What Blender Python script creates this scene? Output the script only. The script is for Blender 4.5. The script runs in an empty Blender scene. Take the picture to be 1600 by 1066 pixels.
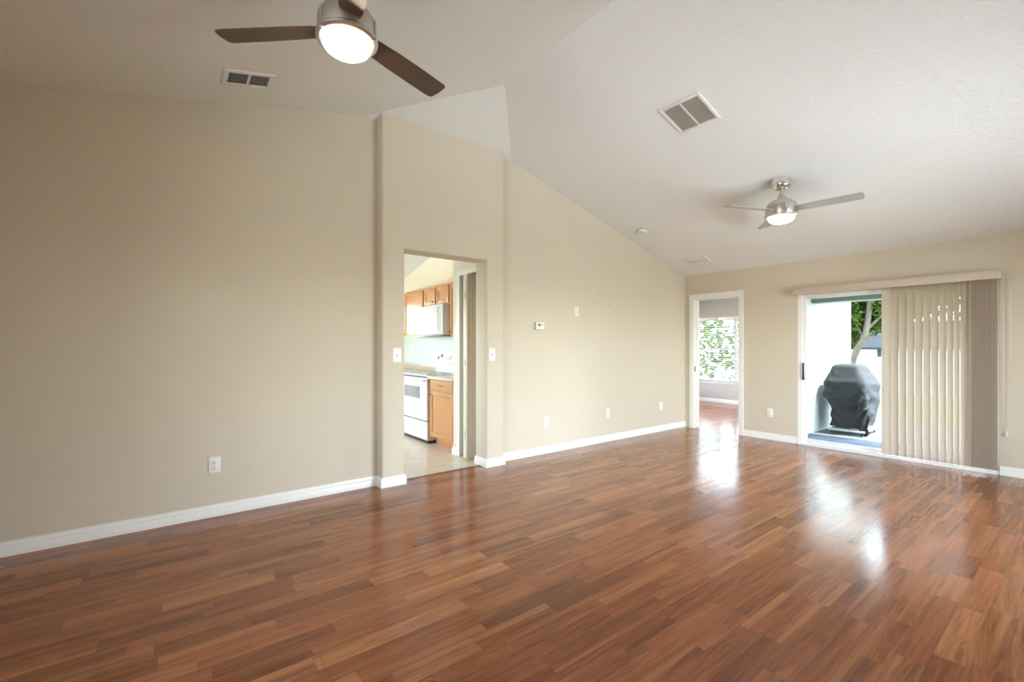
import bpy, bmesh, math, random
from mathutils import Vector, Matrix, noise as mnoise
R = math.radians
random.seed(7)
scene = bpy.context.scene
COL = scene.collection

# ------------------------------------------------------------------ camera, world, sun, exposure
cam_d = bpy.data.cameras.new('camera')
cam_d.sensor_fit = 'HORIZONTAL'; cam_d.sensor_width = 36.0
cam_d.lens = 704.81 / 1600 * 36.0
cam_d.shift_y = 9.13 / 1600
cam_d.clip_start = 0.02; cam_d.clip_end = 300
cam = bpy.data.objects.new('camera', cam_d); COL.objects.link(cam)
cam.location = (0, 0, 1.30); cam.rotation_euler = (R(90), 0, R(52.4956 - 90))
scene.camera = cam

world = bpy.data.worlds.new('sky'); scene.world = world; world.use_nodes = True
wn = world.node_tree.nodes; wn.clear()
w_out = wn.new('ShaderNodeOutputWorld'); w_bg = wn.new('ShaderNodeBackground'); w_sky = wn.new('ShaderNodeTexSky')
w_sky.sky_type = 'NISHITA'; w_sky.sun_disc = False; w_sky.sun_elevation = R(61); w_sky.sun_rotation = R(22)
w_sky.air_density = 1.0; w_sky.dust_density = 1.5; w_sky.ozone_density = 1.0
w_mix = wn.new('ShaderNodeMixRGB'); w_mix.blend_type = 'MIX'; w_mix.inputs[0].default_value = 0.55
w_bw = wn.new('ShaderNodeRGBToBW')
world.node_tree.links.new(w_sky.outputs[0], w_bw.inputs[0])
world.node_tree.links.new(w_sky.outputs[0], w_mix.inputs[1])
world.node_tree.links.new(w_bw.outputs[0], w_mix.inputs[2])
world.node_tree.links.new(w_mix.outputs[0], w_bg.inputs[0])
w_bg.inputs[1].default_value = 2.2
world.node_tree.links.new(w_bg.outputs[0], w_out.inputs[0])

sun_d = bpy.data.lights.new('sun', 'SUN'); sun_d.energy = 9.0; sun_d.angle = R(0.6); sun_d.color = (1.0, 0.97, 0.92)
sun = bpy.data.objects.new('sun', sun_d); COL.objects.link(sun)
sun.location = (14, -10, 20)
sun.rotation_euler = Vector((-0.204, 0.5, -1.0)).to_track_quat('-Z', 'Y').to_euler()

def portal(name, loc, rot, sx, sy):
    d = bpy.data.lights.new(name, 'AREA'); d.shape = 'RECTANGLE'; d.size = sx; d.size_y = sy
    d.cycles.is_portal = True
    o = bpy.data.objects.new(name, d); COL.objects.link(o); o.location = loc; o.rotation_euler = rot
portal('slider_portal', (6.95, 1.54, 1.0), (0, R(90), 0), 2.0, 1.83)
portal('bedroom_portal', (10.42, 5.05, 1.2), (0, R(90), 0), 1.5, 1.9)
portal('kitchen_portal', (2.05, 7.98, 1.6), (R(-90), 0, 0), 1.3, 1.1)
portal('rear_portal', (-3.2, .45, 1.45), (0, R(-90), 0), 1.5, 2.4)
portal('right_portal', (4.25, -1.8, 1.15), (R(90), 0, 0), 2.5, 2.2)
portal('kitchen_side_portal', (-.55, 6.65, 1.1), (0, R(-90), 0), 2.1, 1.3)
portal('bedroom_side_portal', (8.7, 7.15, 1.25), (R(-90), 0, 0), 2.4, 1.9)

vs = scene.view_settings
scene.display_settings.display_device = 'sRGB'
vs.view_transform = 'Standard'; vs.look = 'None'; vs.gamma = 1.0; vs.use_curve_mapping = False
vs.exposure = 1.84
cy = scene.cycles
cy.max_bounces = 14; cy.diffuse_bounces = 7; cy.glossy_bounces = 5; cy.transmission_bounces = 8; cy.transparent_max_bounces = 16
cy.caustics_reflective = False; cy.caustics_refractive = False; cy.sample_clamp_indirect = 2.0; cy.blur_glossy = 0.5; cy.use_adaptive_sampling = False
cy.use_guiding = True; cy.guiding_training_samples = 64
LAMP_NEAR, LAMP_FAR = 15.0, 8.0

# ------------------------------------------------------------------ materials
def new_mat(name):
    m = bpy.data.materials.new(name); m.use_nodes = True
    nt = m.node_tree; b = nt.nodes['Principled BSDF']
    return m, nt, b
def nd(nt, t, **kw):
    n = nt.nodes.new(t)
    for k, v in kw.items():
        if k[0] == 'i' and k[1:].isdigit():
            s = n.inputs[int(k[1:])]
            if hasattr(v, 'is_output'): nt.links.new(v, s)
            else: s.default_value = v
        else: setattr(n, k, v)
    return n
def mth(nt, op, a, b=0.0, c=0.0):
    return nd(nt, 'ShaderNodeMath', operation=op, i0=a, i1=b, i2=c).outputs[0]
def ramp(nt, fac, stops, interp='LINEAR'):
    n = nt.nodes.new('ShaderNodeValToRGB'); n.color_ramp.interpolation = interp
    e = n.color_ramp.elements
    while len(e) > 1: e.remove(e[-1])
    e[0].position = stops[0][0]; e[0].color = (*stops[0][1], 1)
    for p, c in stops[1:]:
        x = e.new(p); x.color = (*c, 1)
    nt.links.new(fac, n.inputs[0]); return n.outputs[0]
def mixc(nt, fac, a, b, mode='MIX'):
    n = nt.nodes.new('ShaderNodeMixRGB'); n.blend_type = mode
    for i, v in enumerate((fac, a, b)):
        if hasattr(v, 'is_output'): nt.links.new(v, n.inputs[i])
        elif i == 0: n.inputs[0].default_value = v
        else: n.inputs[i].default_value = (*v, 1)
    return n.outputs[0]
def bump(nt, b, height, strength=0.2, dist=0.002):
    n = nd(nt, 'ShaderNodeBump', i0=strength, i1=dist); nt.links.new(height, n.inputs['Height'])
    nt.links.new(n.outputs[0], b.inputs['Normal'])
def pos(nt): return nd(nt, 'ShaderNodeNewGeometry').outputs['Position']
def obc(nt): return nd(nt, 'ShaderNodeTexCoord').outputs['Object']
def noise(nt, vec, scale, detail=2.0, rough=0.5, out=0):
    n = nt.nodes.new('ShaderNodeTexNoise'); nt.links.new(vec, n.inputs['Vector'])
    n.inputs['Scale'].default_value = scale; n.inputs['Detail'].default_value = detail; n.inputs['Roughness'].default_value = rough
    return n.outputs[out]
def simple(name, col, rough=0.5, metal=0.0, spec=0.5, var=0.03, vscale=30.0, bmp=0.0, bscale=200.0):
    m, nt, b = new_mat(name)
    b.inputs['Roughness'].default_value = rough; b.inputs['Metallic'].default_value = metal
    b.inputs['Specular IOR Level'].default_value = spec
    v = noise(nt, obc(nt), vscale, 3.0)
    c0 = tuple(x * (1 - var) for x in col); c1 = tuple(min(1, x * (1 + var)) for x in col)
    nt.links.new(ramp(nt, v, [(0.3, c0), (0.7, c1)]), b.inputs['Base Color'])
    if bmp > 0: bump(nt, b, noise(nt, obc(nt), bscale, 3.0), bmp, 0.003)
    return m
def painted_wall(name, col):
    m, nt, b = new_mat(name); b.inputs['Roughness'].default_value = 0.62; b.inputs['Specular IOR Level'].default_value = 0.3
    p = pos(nt)
    v = noise(nt, p, 1.3, 3.0)
    nt.links.new(ramp(nt, v, [(0.3, tuple(x * 0.985 for x in col)), (0.7, tuple(x * 1.015 for x in col))]), b.inputs['Base Color'])
    bump(nt, b, noise(nt, p, 120.0, 2.0), 0.12, 0.003)
    return m
M = {}
M['wall'] = painted_wall('beige wall paint', (0.63, 0.56, 0.455))
M['cream'] = painted_wall('cream kitchen paint', (0.86, 0.79, 0.60))
M['blue'] = painted_wall('pale blue kitchen paint', (0.64, 0.73, 0.72))
M['grey'] = painted_wall('grey bedroom paint', (0.50, 0.475, 0.455))
M['trim'] = simple('white trim paint', (0.84, 0.83, 0.80), 0.35)
def ceiling_mat(name, col):
    m, nt, b = new_mat(name); b.inputs['Roughness'].default_value = 0.8; b.inputs['Specular IOR Level'].default_value = 0.2
    b.inputs['Base Color'].default_value = (*col, 1)
    p = pos(nt)
    n1 = noise(nt, p, 34.0, 3.0, 0.55); n2 = noise(nt, p, 85.0, 2.0, 0.5)
    h = mth(nt, 'ADD', ramp(nt, n1, [(0.42, (0, 0, 0)), (0.58, (1, 1, 1))]), mth(nt, 'MULTIPLY', n2, 0.5))
    bump(nt, b, h, 0.22, 0.006)
    return m
M['ceil'] = ceiling_mat('knockdown white ceiling', (0.81, 0.835, 0.82))

def wood_floor():
    m, nt, b = new_mat('laminate strip floor')
    xyz = nd(nt, 'ShaderNodeSeparateXYZ', i0=pos(nt)); x, y = xyz.outputs[0], xyz.outputs[1]
    W = 0.0985; Y0 = 0.235
    ys = mth(nt, 'DIVIDE', mth(nt, 'SUBTRACT', y, Y0), W)
    row = mth(nt, 'FLOOR', ys)
    yb = mth(nt, 'DIVIDE', mth(nt, 'SUBTRACT', y, Y0), 2 * W)
    brd = mth(nt, 'FLOOR', yb)
    def wn1(v):
        n = nt.nodes.new('ShaderNodeTexWhiteNoise'); n.noise_dimensions = '1D'; nt.links.new(v, n.inputs['W']); return n
    r1 = wn1(mth(nt, 'ADD', row, 3.37)).outputs['Value']
    xw = mth(nt, 'ADD', x, mth(nt, 'MULTIPLY', r1, 7.31))
    warp = mth(nt, 'MULTIPLY', mth(nt, 'SINE', mth(nt, 'ADD', mth(nt, 'MULTIPLY', xw, 3.7), mth(nt, 'MULTIPLY', r1, 41.0))), 0.13)
    xp = mth(nt, 'DIVIDE', mth(nt, 'ADD', xw, warp), 0.52)
    pc = mth(nt, 'FLOOR', xp)
    cv = nd(nt, 'ShaderNodeCombineXYZ', i0=row, i1=pc, i2=0.5).outputs[0]
    w3 = nt.nodes.new('ShaderNodeTexWhiteNoise'); w3.noise_dimensions = '3D'; nt.links.new(cv, w3.inputs['Vector'])
    hsh = w3.outputs['Value']
    base = ramp(nt, hsh, [(0.0, (0.205, 0.062, 0.021)), (0.30, (0.245, 0.077, 0.027)), (0.65, (0.285, 0.093, 0.033)),
                          (0.90, (0.325, 0.115, 0.043)), (1.0, (0.385, 0.155, 0.062))])
    # grain along the board
    def gvec(sx, sy, k):
        return nd(nt, 'ShaderNodeCombineXYZ', i0=mth(nt, 'ADD', mth(nt, 'MULTIPLY', x, sx), mth(nt, 'MULTIPLY', hsh, 37.0 * k)),
                  i1=mth(nt, 'ADD', mth(nt, 'MULTIPLY', y, sy), mth(nt, 'MULTIPLY', hsh, 13.0 * k)), i2=mth(nt, 'MULTIPLY', hsh, 9.0)).outputs[0]
    g1 = noise(nt, gvec(2.2, 60.0, 1.0), 1.0, 5.0, 0.6)
    g2 = noise(nt, gvec(0.9, 9.0, 2.0), 1.0, 3.0, 0.55)
    rings = mth(nt, 'SINE', mth(nt, 'MULTIPLY', mth(nt, 'ADD', mth(nt, 'MULTIPLY', g2, 1.0), mth(nt, 'MULTIPLY', y, 2.5)), 75.0))
    tone = mth(nt, 'ADD', mth(nt, 'MULTIPLY', g1, 0.55), mth(nt, 'MULTIPLY', g2, 0.75))
    tone = mth(nt, 'ADD', tone, mth(nt, 'MULTIPLY', rings, 0.055))
    tonec = ramp(nt, tone, [(0.36, (0.42, 0.40, 0.38)), (0.62, (0.96, 0.96, 0.96)), (0.90, (1.5, 1.53, 1.56))])
    col = mixc(nt, 1.0, base, tonec, 'MULTIPLY')
    # bright sapwood streaks and small dark knots
    st = noise(nt, gvec(0.45, 17.0, 3.0), 1.0, 2.0, 0.5)
    stf = ramp(nt, st, [(0.56, (0, 0, 0)), (0.68, (1, 1, 1))])
    col = mixc(nt, mth(nt, 'MULTIPLY', stf, 0.70), col, (0.43, 0.175, 0.062))
    kn = noise(nt, gvec(4.5, 26.0, 5.0), 1.0, 2.0, 0.5)
    knf = ramp(nt, kn, [(0.70, (0, 0, 0)), (0.80, (1, 1, 1))])
    col = mixc(nt, mth(nt, 'MULTIPLY', knf, 0.40), col, (0.050, 0.018, 0.010))
    # seams
    def line(v, w):
        f = mth(nt, 'FRACT', v); d = mth(nt, 'MINIMUM', f, mth(nt, 'SUBTRACT', 1.0, f))
        return mth(nt, 'LESS_THAN', d, w)
    rb = wn1(mth(nt, 'ADD', brd, 11.7)).outputs['Value']
    xb = mth(nt, 'DIVIDE', mth(nt, 'ADD', x, mth(nt, 'MULTIPLY', rb, 5.0)), 1.22)
    seam = mth(nt, 'MAXIMUM', line(yb, 0.0055), line(xb, 0.0011))
    sub = mth(nt, 'MAXIMUM', line(ys, 0.006), line(xp, 0.0018))
    col = mixc(nt, mth(nt, 'MULTIPLY', sub, 0.18), col, (0.06, 0.022, 0.012))
    col = mixc(nt, mth(nt, 'MULTIPLY', seam, 0.45), col, (0.09, 0.040, 0.022))
    nt.links.new(col, b.inputs['Base Color'])
    rn = noise(nt, pos(nt), 2.5, 4.0, 0.6)
    nt.links.new(mth(nt, 'ADD', mth(nt, 'MULTIPLY', rn, 0.10), 0.12), b.inputs['Roughness'])
    b.inputs['Specular IOR Level'].default_value = 0.5
    # gentle waviness of each board and a groove at the seams
    tilt = mth(nt, 'MULTIPLY', mth(nt, 'SUBTRACT', wn1(mth(nt, 'ADD', mth(nt, 'ADD', brd, mth(nt, 'MULTIPLY', mth(nt, 'FLOOR', xb), 17.3)), 0.5)).outputs['Value'], 0.5),
               mth(nt, 'MULTIPLY', mth(nt, 'FRACT', yb), 0.05))
    h = mth(nt, 'SUBTRACT', mth(nt, 'ADD', mth(nt, 'MULTIPLY', noise(nt, pos(nt), 1.6, 1.0), 0.25), tilt), mth(nt, 'MULTIPLY', seam, 0.015))
    bump(nt, b, h, 0.16, 0.01)
    return m
M['wood'] = wood_floor()

def tile_floor():
    m, nt, b = new_mat('beige kitchen vinyl tile')
    p = pos(nt)
    n = noise(nt, p, 9.0, 5.0, 0.65)
    c = ramp(nt, n, [(0.3, (0.72, 0.62, 0.49)), (0.5, (0.79, 0.70, 0.57)), (0.7, (0.83, 0.76, 0.65))])
    xyz = nd(nt, 'ShaderNodeSeparateXYZ', i0=p)
    def ln(v):
        f = mth(nt, 'FRACT', mth(nt, 'DIVIDE', v, 0.305)); return mth(nt, 'LESS_THAN', mth(nt, 'MINIMUM', f, mth(nt, 'SUBTRACT', 1.0, f)), 0.009)
    g = mth(nt, 'MAXIMUM', ln(xyz.outputs[0]), ln(xyz.outputs[1]))
    nt.links.new(mixc(nt, mth(nt, 'MULTIPLY', g, 0.35), c, (0.42, 0.34, 0.25)), b.inputs['Base Color'])
    b.inputs['Roughness'].default_value = 0.22
    return m
M['tile'] = tile_floor()
def oak(name, col):
    m, nt, b = new_mat(name)
    o = obc(nt); mp = nd(nt, 'ShaderNodeMapping', i0=o); mp.inputs['Scale'].default_value = (30, 30, 1.6)
    n = noise(nt, mp.outputs[0], 2.0, 5.0, 0.6)
    nt.links.new(ramp(nt, n, [(0.25, tuple(x * 0.78 for x in col)), (0.55, col), (0.8, tuple(min(1, x * 1.15) for x in col))]), b.inputs['Base Color'])
    b.inputs['Roughness'].default_value = 0.28
    return m
M['oak'] = oak('honey oak cabinet wood', (0.56, 0.285, 0.125))
M['oak_dark'] = oak('shadow gap oak', (0.20, 0.085, 0.035))
def brushed(name, col, rough):
    m, nt, b = new_mat(name)
    mp = nd(nt, 'ShaderNodeMapping', i0=obc(nt)); mp.inputs['Scale'].default_value = (3, 3, 260)
    n = noise(nt, mp.outputs[0], 3.0, 2.0)
    b.inputs['Base Color'].default_value = (*col, 1); b.inputs['Metallic'].default_value = 1.0
    nt.links.new(mth(nt, 'ADD', mth(nt, 'MULTIPLY', n, 0.14), rough), b.inputs['Roughness'])
    return m
M['nickel'] = brushed('brushed nickel', (0.60, 0.565, 0.52), 0.24)
M['chrome'] = brushed('polished nickel', (0.78, 0.76, 0.73), 0.10)
def blade(name, dark, light, rough):
    m, nt, b = new_mat(name)
    mp = nd(nt, 'ShaderNodeMapping', i0=obc(nt)); mp.inputs['Scale'].default_value = (3, 40, 3)
    n = noise(nt, mp.outputs[0], 2.0, 4.0, 0.6)
    nt.links.new(ramp(nt, n, [(0.3, dark), (0.7, light)]), b.inputs['Base Color'])
    b.inputs['Roughness'].default_value = rough
    return m
M['walnut'] = blade('walnut fan blade', (0.062, 0.032, 0.021), (0.105, 0.056, 0.036), 0.38)
M['silver'] = blade('silver grey fan blade', (0.36, 0.365, 0.37), (0.44, 0.445, 0.45), 0.33)
def lamp(name, col, s):
    m, nt, b = new_mat(name)
    b.inputs['Base Color'].default_value = (0.9, 0.86, 0.78, 1); b.inputs['Roughness'].default_value = 0.35
    n = noise(nt, obc(nt), 9.0, 2.0)
    nt.links.new(ramp(nt, n, [(0.3, tuple(x * 0.95 for x in col)), (0.7, col)]), b.inputs['Emission Color'])
    b.inputs['Emission Strength'].default_value = s
    return m
M['lamp_warm'] = lamp('frosted lamp glass warm', (1.0, 0.84, 0.66), LAMP_NEAR)
M['lamp_white'] = lamp('frosted lamp glass', (1.0, 0.90, 0.77), LAMP_FAR)
M['plastic'] = simple('white wall plate plastic', (0.82, 0.80, 0.75), 0.3)
M['slot'] = simple('dark slot', (0.03, 0.028, 0.026), 0.6)
M['shade_grey'] = simple('grey display plastic', (0.16, 0.16, 0.15), 0.3)
M['tan_side'] = simple('tan plastic', (0.50, 0.44, 0.36), 0.4)
M['white_metal'] = simple('white enamel metal', (0.80, 0.79, 0.76), 0.4)
M['vent_dark'] = simple('dark duct inside', (0.10, 0.095, 0.085), 0.8)
M['vent_brown'] = simple('dusty duct filter', (0.42, 0.38, 0.33), 0.9)
M['vinyl'] = simple('white vinyl frame', (0.86, 0.86, 0.86), 0.35)
M['handle'] = simple('dark blue grey door pull', (0.035, 0.042, 0.075), 0.35, 0.5)
M['bronze'] = simple('dark bronze knob', (0.05, 0.032, 0.022), 0.35, 0.8)
def glass(name, tint, refl):
    m = bpy.data.materials.new(name); m.use_nodes = True; nt = m.node_tree; nt.nodes.clear()
    o = nt.nodes.new('ShaderNodeOutputMaterial'); t = nd(nt, 'ShaderNodeBsdfTransparent', i0=(*tint, 1))
    g = nd(nt, 'ShaderNodeBsdfGlossy'); g.inputs['Roughness'].default_value = 0.02
    f = nd(nt, 'ShaderNodeFresnel', i0=1.45)
    mx = nd(nt, 'ShaderNodeMixShader', i0=mth(nt, 'MULTIPLY', f.outputs[0], refl), i1=t.outputs[0], i2=g.outputs[0])
    nt.links.new(mx.outputs[0], o.inputs[0]); return m
M['glass'] = glass('clear window glass', (0.96, 0.985, 0.975), 1.0)
def translucent(name, col, amt, rough=0.5):
    m = bpy.data.materials.new(name); m.use_nodes = True; nt = m.node_tree; b = nt.nodes['Principled BSDF']
    o = nt.nodes['Material Output']; n = noise(nt, obc(nt), 60.0, 3.0)
    c = ramp(nt, n, [(0.3, tuple(x * 0.97 for x in col)), (0.7, col)])
    nt.links.new(c, b.inputs['Base Color']); b.inputs['Roughness'].default_value = rough
    t = nd(nt, 'ShaderNodeBsdfTranslucent'); nt.links.new(c, t.inputs[0])
    mx = nd(nt, 'ShaderNodeMixShader', i0=amt, i1=b.outputs[0], i2=t.outputs[0]); nt.links.new(mx.outputs[0], o.inputs[0])
    return m
M['vane'] = translucent('beige blind vane', (0.76, 0.69, 0.615), 0.46, 0.40)
M['valance'] = simple('beige valance plastic', (0.56, 0.475, 0.40), 0.42)
M['slat'] = translucent('white blind slat', (0.88, 0.89, 0.88), 0.6)
M['cord'] = simple('white blind cord', (0.72, 0.72, 0.68), 0.6)
M['appliance'] = simple('white appliance enamel', (0.74, 0.74, 0.76), 0.12)
M['black'] = simple('black enamel', (0.02, 0.02, 0.022), 0.3)
M['oven_glass'] = simple('grey oven glass', (0.28, 0.28, 0.30), 0.12)
M['grey_under'] = simple('grey vent panel', (0.20, 0.20, 0.20), 0.45)
M['counter'] = simple('beige laminate worktop', (0.66, 0.56, 0.45), 0.3, var=0.08, vscale=90)
M['knob_grey'] = simple('grey range knob', (0.45, 0.45, 0.47), 0.3)
M['stucco'] = simple('pale stucco', (0.41, 0.45, 0.45), 0.9, spec=0.1, bmp=0.5, bscale=70)
M['beam'] = simple('grey green painted beam', (0.15, 0.17, 0.15), 0.7)
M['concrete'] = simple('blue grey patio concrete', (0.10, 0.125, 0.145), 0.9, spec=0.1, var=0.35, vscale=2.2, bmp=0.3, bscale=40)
M['grass'] = simple('lawn grass', (0.11, 0.13, 0.035), 0.95, spec=0.05, var=0.35, vscale=6)
M['cover'] = simple('grey grill cover fabric', (0.036, 0.039, 0.042), 0.9, spec=0.03, var=0.10, vscale=14, bmp=0.25, bscale=90)
M['shelf_grey'] = simple('light grey cart shelf', (0.52, 0.52, 0.50), 0.45)
M['rubber'] = simple('black rubber', (0.02, 0.02, 0.02), 0.6)
M['bark'] = simple('pale bark', (0.075, 0.067, 0.053), 0.95, spec=0.05, var=0.3, vscale=12, bmp=0.5, bscale=30)
def leafmat():
    m = bpy.data.materials.new('tree leaves'); m.use_nodes = True; nt = m.node_tree; b = nt.nodes['Principled BSDF']; o = nt.nodes['Material Output']
    n = noise(nt, pos(nt), 3.5, 3.0)
    c = ramp(nt, n, [(0.3, (0.010, 0.027, 0.005)), (0.5, (0.027, 0.056, 0.008)), (0.7, (0.072, 0.090, 0.016))])
    nt.links.new(c, b.inputs['Base Color']); b.inputs['Roughness'].default_value = 0.9; b.inputs['Specular IOR Level'].default_value = 0.1
    t = nd(nt, 'ShaderNodeBsdfTranslucent'); nt.links.new(c, t.inputs[0])
    mx = nd(nt, 'ShaderNodeMixShader', i0=0.4, i1=b.outputs[0], i2=t.outputs[0]); nt.links.new(mx.outputs[0], o.inputs[0]); return m
M['leaf'] = leafmat()
M['roof'] = simple('dark grey shingle roof', (0.018, 0.021, 0.024), 0.95, spec=0.0, var=0.2, vscale=25)
M['dark_teal'] = simple('dark teal post', (0.012, 0.025, 0.03), 0.8, spec=0.1)
M['house_roof'] = simple('tan roof shingle', (0.30, 0.26, 0.22), 0.9, var=0.2)

# ------------------------------------------------------------------ mesh helpers
CEN = {}
class B:
    """collects shapes; out() links them as one mesh object whose origin is its own centre"""
    def __init__(s, off=(0, 0, 0)):
        s.v = []; s.f = []; s.off = Vector(off)
    def add(s, vs_, fs_):
        n = len(s.v); s.v += [Vector(p) for p in vs_]; s.f += [tuple(i + n for i in f) for f in fs_]; return s
    def box(s, x0, x1, y0, y1, z0, z1, bv=0.0, seg=2, mat=None):
        bm = bmesh.new(); bmesh.ops.create_cube(bm, size=1.0)
        for v in bm.verts:
            v.co = Vector(((x0 + x1) / 2 + v.co.x * (x1 - x0), (y0 + y1) / 2 + v.co.y * (y1 - y0), (z0 + z1) / 2 + v.co.z * (z1 - z0)))
        if bv > 0: bmesh.ops.bevel(bm, geom=bm.edges[:], offset=bv, segments=seg, profile=0.5, affect='EDGES')
        return s.bm(bm, mat)
    def bm(s, bm, mat=None):
        if mat is not None: bmesh.ops.transform(bm, matrix=mat, verts=bm.verts)
        bm.verts.index_update()
        s.add([v.co.copy() for v in bm.verts], [tuple(v.index for v in f.verts) for f in bm.faces]); bm.free(); return s
    def lathe(s, prof, n=40, c=(0, 0), cap=True):
        vs_, fs_ = [], []
        for r, z in prof:
            for k in range(n):
                a = 2 * math.pi * k / n; vs_.append((c[0] + r * math.cos(a), c[1] + r * math.sin(a), z))
        for i in range(len(prof) - 1):
            for k in range(n):
                fs_.append((i * n + k, i * n + (k + 1) % n, (i + 1) * n + (k + 1) % n, (i + 1) * n + k))
        if cap:
            fs_.append(tuple(range(n))[::-1]); fs_.append(tuple((len(prof) - 1) * n + k for k in range(n)))
        return s.add(vs_, fs_)
    def tube(s, pts, rad, n=10):
        pts = [Vector(p) for p in pts]
        rads = rad if isinstance(rad, (list, tuple)) else [rad] * len(pts)
        vs_, fs_ = [], []
        for i, p in enumerate(pts):
            t = (pts[min(i + 1, len(pts) - 1)] - pts[max(i - 1, 0)]).normalized()
            u = t.cross(Vector((0.13, 0.31, 0.94)) if abs(t.z) < 0.9 else Vector((1, 0, 0))).normalized(); w = t.cross(u)
            for k in range(n):
                a = 2 * math.pi * k / n; vs_.append(p + (u * math.cos(a) + w * math.sin(a)) * rads[i])
        for i in range(len(pts) - 1):
            for k in range(n):
                fs_.append((i * n + k, i * n + (k + 1) % n, (i + 1) * n + (k + 1) % n, (i + 1) * n + k))
        fs_.append(tuple(range(n))[::-1]); fs_.append(tuple((len(pts) - 1) * n + k for k in range(n)))
        return s.add(vs_, fs_)
    def prism(s, poly, z0, z1, axis='z'):
        n = len(poly)
        def P(u, v, w): return {'z': (u, v, w), 'x': (w, u, v), 'y': (u, w, v)}[axis]
        vs_ = [P(u, v, z0) for u, v in poly] + [P(u, v, z1) for u, v in poly]
        fs_ = [tuple(range(n))[::-1], tuple(range(n, 2 * n))] + [(i, (i + 1) % n, n + (i + 1) % n, n + i) for i in range(n)]
        return s.add(vs_, fs_)
    def xf(s, mat, start=0):
        for i in range(start, len(s.v)): s.v[i] = mat @ s.v[i]
        return s
    def out(s, name, mat, parent=None, smooth=35, label=None):
        pts = [p - s.off for p in s.v]
        c = Vector([(min(p[i] for p in pts) + max(p[i] for p in pts)) / 2 for i in range(3)])
        me = bpy.data.meshes.new(name); me.from_pydata([p - c for p in pts], [], s.f)
        bm = bmesh.new(); bm.from_mesh(me); bmesh.ops.recalc_face_normals(bm, faces=bm.faces); bm.to_mesh(me); bm.free()
        if smooth:
            me.shade_smooth(); me.set_sharp_from_angle(angle=R(smooth))
        me.materials.append(mat)
        o = bpy.data.objects.new(name, me); COL.objects.link(o); CEN[o] = c if parent is not None else Vector((0, 0, 0))
        if parent is None: o.location = c + s.off
        else:
            o.parent = parent; o.location = c - CEN.get(parent, Vector((0, 0, 0)))
        if label: o['label'] = label
        return o
def thing(name, label, cat, loc=(0, 0, 0), rot=(0, 0, 0), group=None, kind=None):
    o = bpy.data.objects.new(name, None); o.empty_display_size = 0.1; COL.objects.link(o)
    o.location = loc; o.rotation_euler = rot
    tag(o, label, cat, group, kind); return o
def tag(o, label, cat, group=None, kind=None):
    if label: o['label'] = label
    if cat: o['category'] = cat
    if group: o['group'] = group
    if kind: o['kind'] = kind
    return o
def struct(o, label=None, cat=None):
    o['kind'] = 'structure'
    if label: o['label'] = label
    if cat: o['category'] = cat
    return o
def dup(root, loc, rot=None, label=None, group=None):
    r = root.copy(); COL.objects.link(r); r.location = loc
    if rot is not None: r.rotation_euler = rot
    if label: r['label'] = label
    if group: r['group'] = group
    for ch in list(root.children):
        c = ch.copy(); COL.objects.link(c); c.parent = r
        for g in list(ch.children):
            d = g.copy(); COL.objects.link(d); d.parent = c
    return r
def rpoly(pts, seg=5):
    """plan polygon; a third value rounds that corner"""
    out = []; n = len(pts)
    for i, p in enumerate(pts):
        r = p[2] if len(p) > 2 else 0
        P = Vector(p[:2])
        if not r: out.append((P.x, P.y)); continue
        a = (Vector(pts[i - 1][:2]) - P).normalized(); b = (Vector(pts[(i + 1) % n][:2]) - P).normalized()
        for k in range(seg + 1):
            t = k / seg * math.pi / 2
            q = P + a * r * (1 - math.sin(t)) + b * r * (1 - math.cos(t)); out.append((q.x, q.y))
    return out

# ------------------------------------------------------------------ the room shell
D, YN, YF, XB = 4.014, 4.132, 4.118, 6.715          # column face, near wall, far wall, back wall
YK = 4.239                                           # kitchen side of that wall
RC = 0.018
X_REAR, Y_RIGHT = -3.0, -1.6
def z_near(x): return 3.1086 + 0.222 * x
def z_far(x): return 4.305 - 0.277 * x

# floors
f = B().add([(X_REAR - .1, Y_RIGHT - .1, 0), (XB + 0.055, Y_RIGHT - .1, 0), (XB + 0.055, 4.125, 0), (X_REAR - .1, 4.125, 0),
             (X_REAR - .1, Y_RIGHT - .1, -.05), (XB + 0.055, Y_RIGHT - .1, -.05), (XB + 0.055, 4.125, -.05), (X_REAR - .1, 4.125, -.05)],
            [(0, 1, 2, 3), (4, 7, 6, 5), (0, 4, 5, 1), (1, 5, 6, 2), (2, 6, 7, 3), (3, 7, 4, 0)])
f.box(XB + .055, 10.2, 2.98, 7.1, -.05, 0)
struct(f.out('floor', M['wood'], smooth=0))
struct(B().box(-0.5, 3.5, 4.125, 8.0, -.05, 0.0).out('floor_kitchen', M['tile'], smooth=0))
# threshold strip between the wood and the kitchen vinyl
struct(B().prism([(4.10, 0.0), (4.10, 0.003), (4.108, 0.006), (4.142, 0.006), (4.15, 0.003), (4.15, 0.0)], 1.797, 2.738, 'x').out('trim_1', simple('dark threshold strip', (0.16, 0.07, 0.04), 0.4)))

# left wall: recessed near part, column with the kitchen opening, far part
OX0, OX1, OZ = 1.797, 2.738, 2.229
wl = B()
wl.prism(rpoly([(X_REAR - .15, YN), (1.576, YN), (1.576, D, RC), (OX0, D, RC), (OX0, YK, RC), (X_REAR - .15, YK)]), 0, 3.8)
wl.prism(rpoly([(OX1, D, RC), (2.965, D, RC), (2.965, YF), (XB + .15, YF), (XB + .15, YK), (OX1, YK, RC)]), 0, 3.8)
hdr = rpoly([(D, 3.8), (D, OZ, RC), (YK, OZ, RC), (YK, 3.8)])
wl.prism(hdr, OX0 - RC, OX1 + RC, 'x')
struct(wl.out('wall_left', M['wall'], smooth=30))
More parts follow.
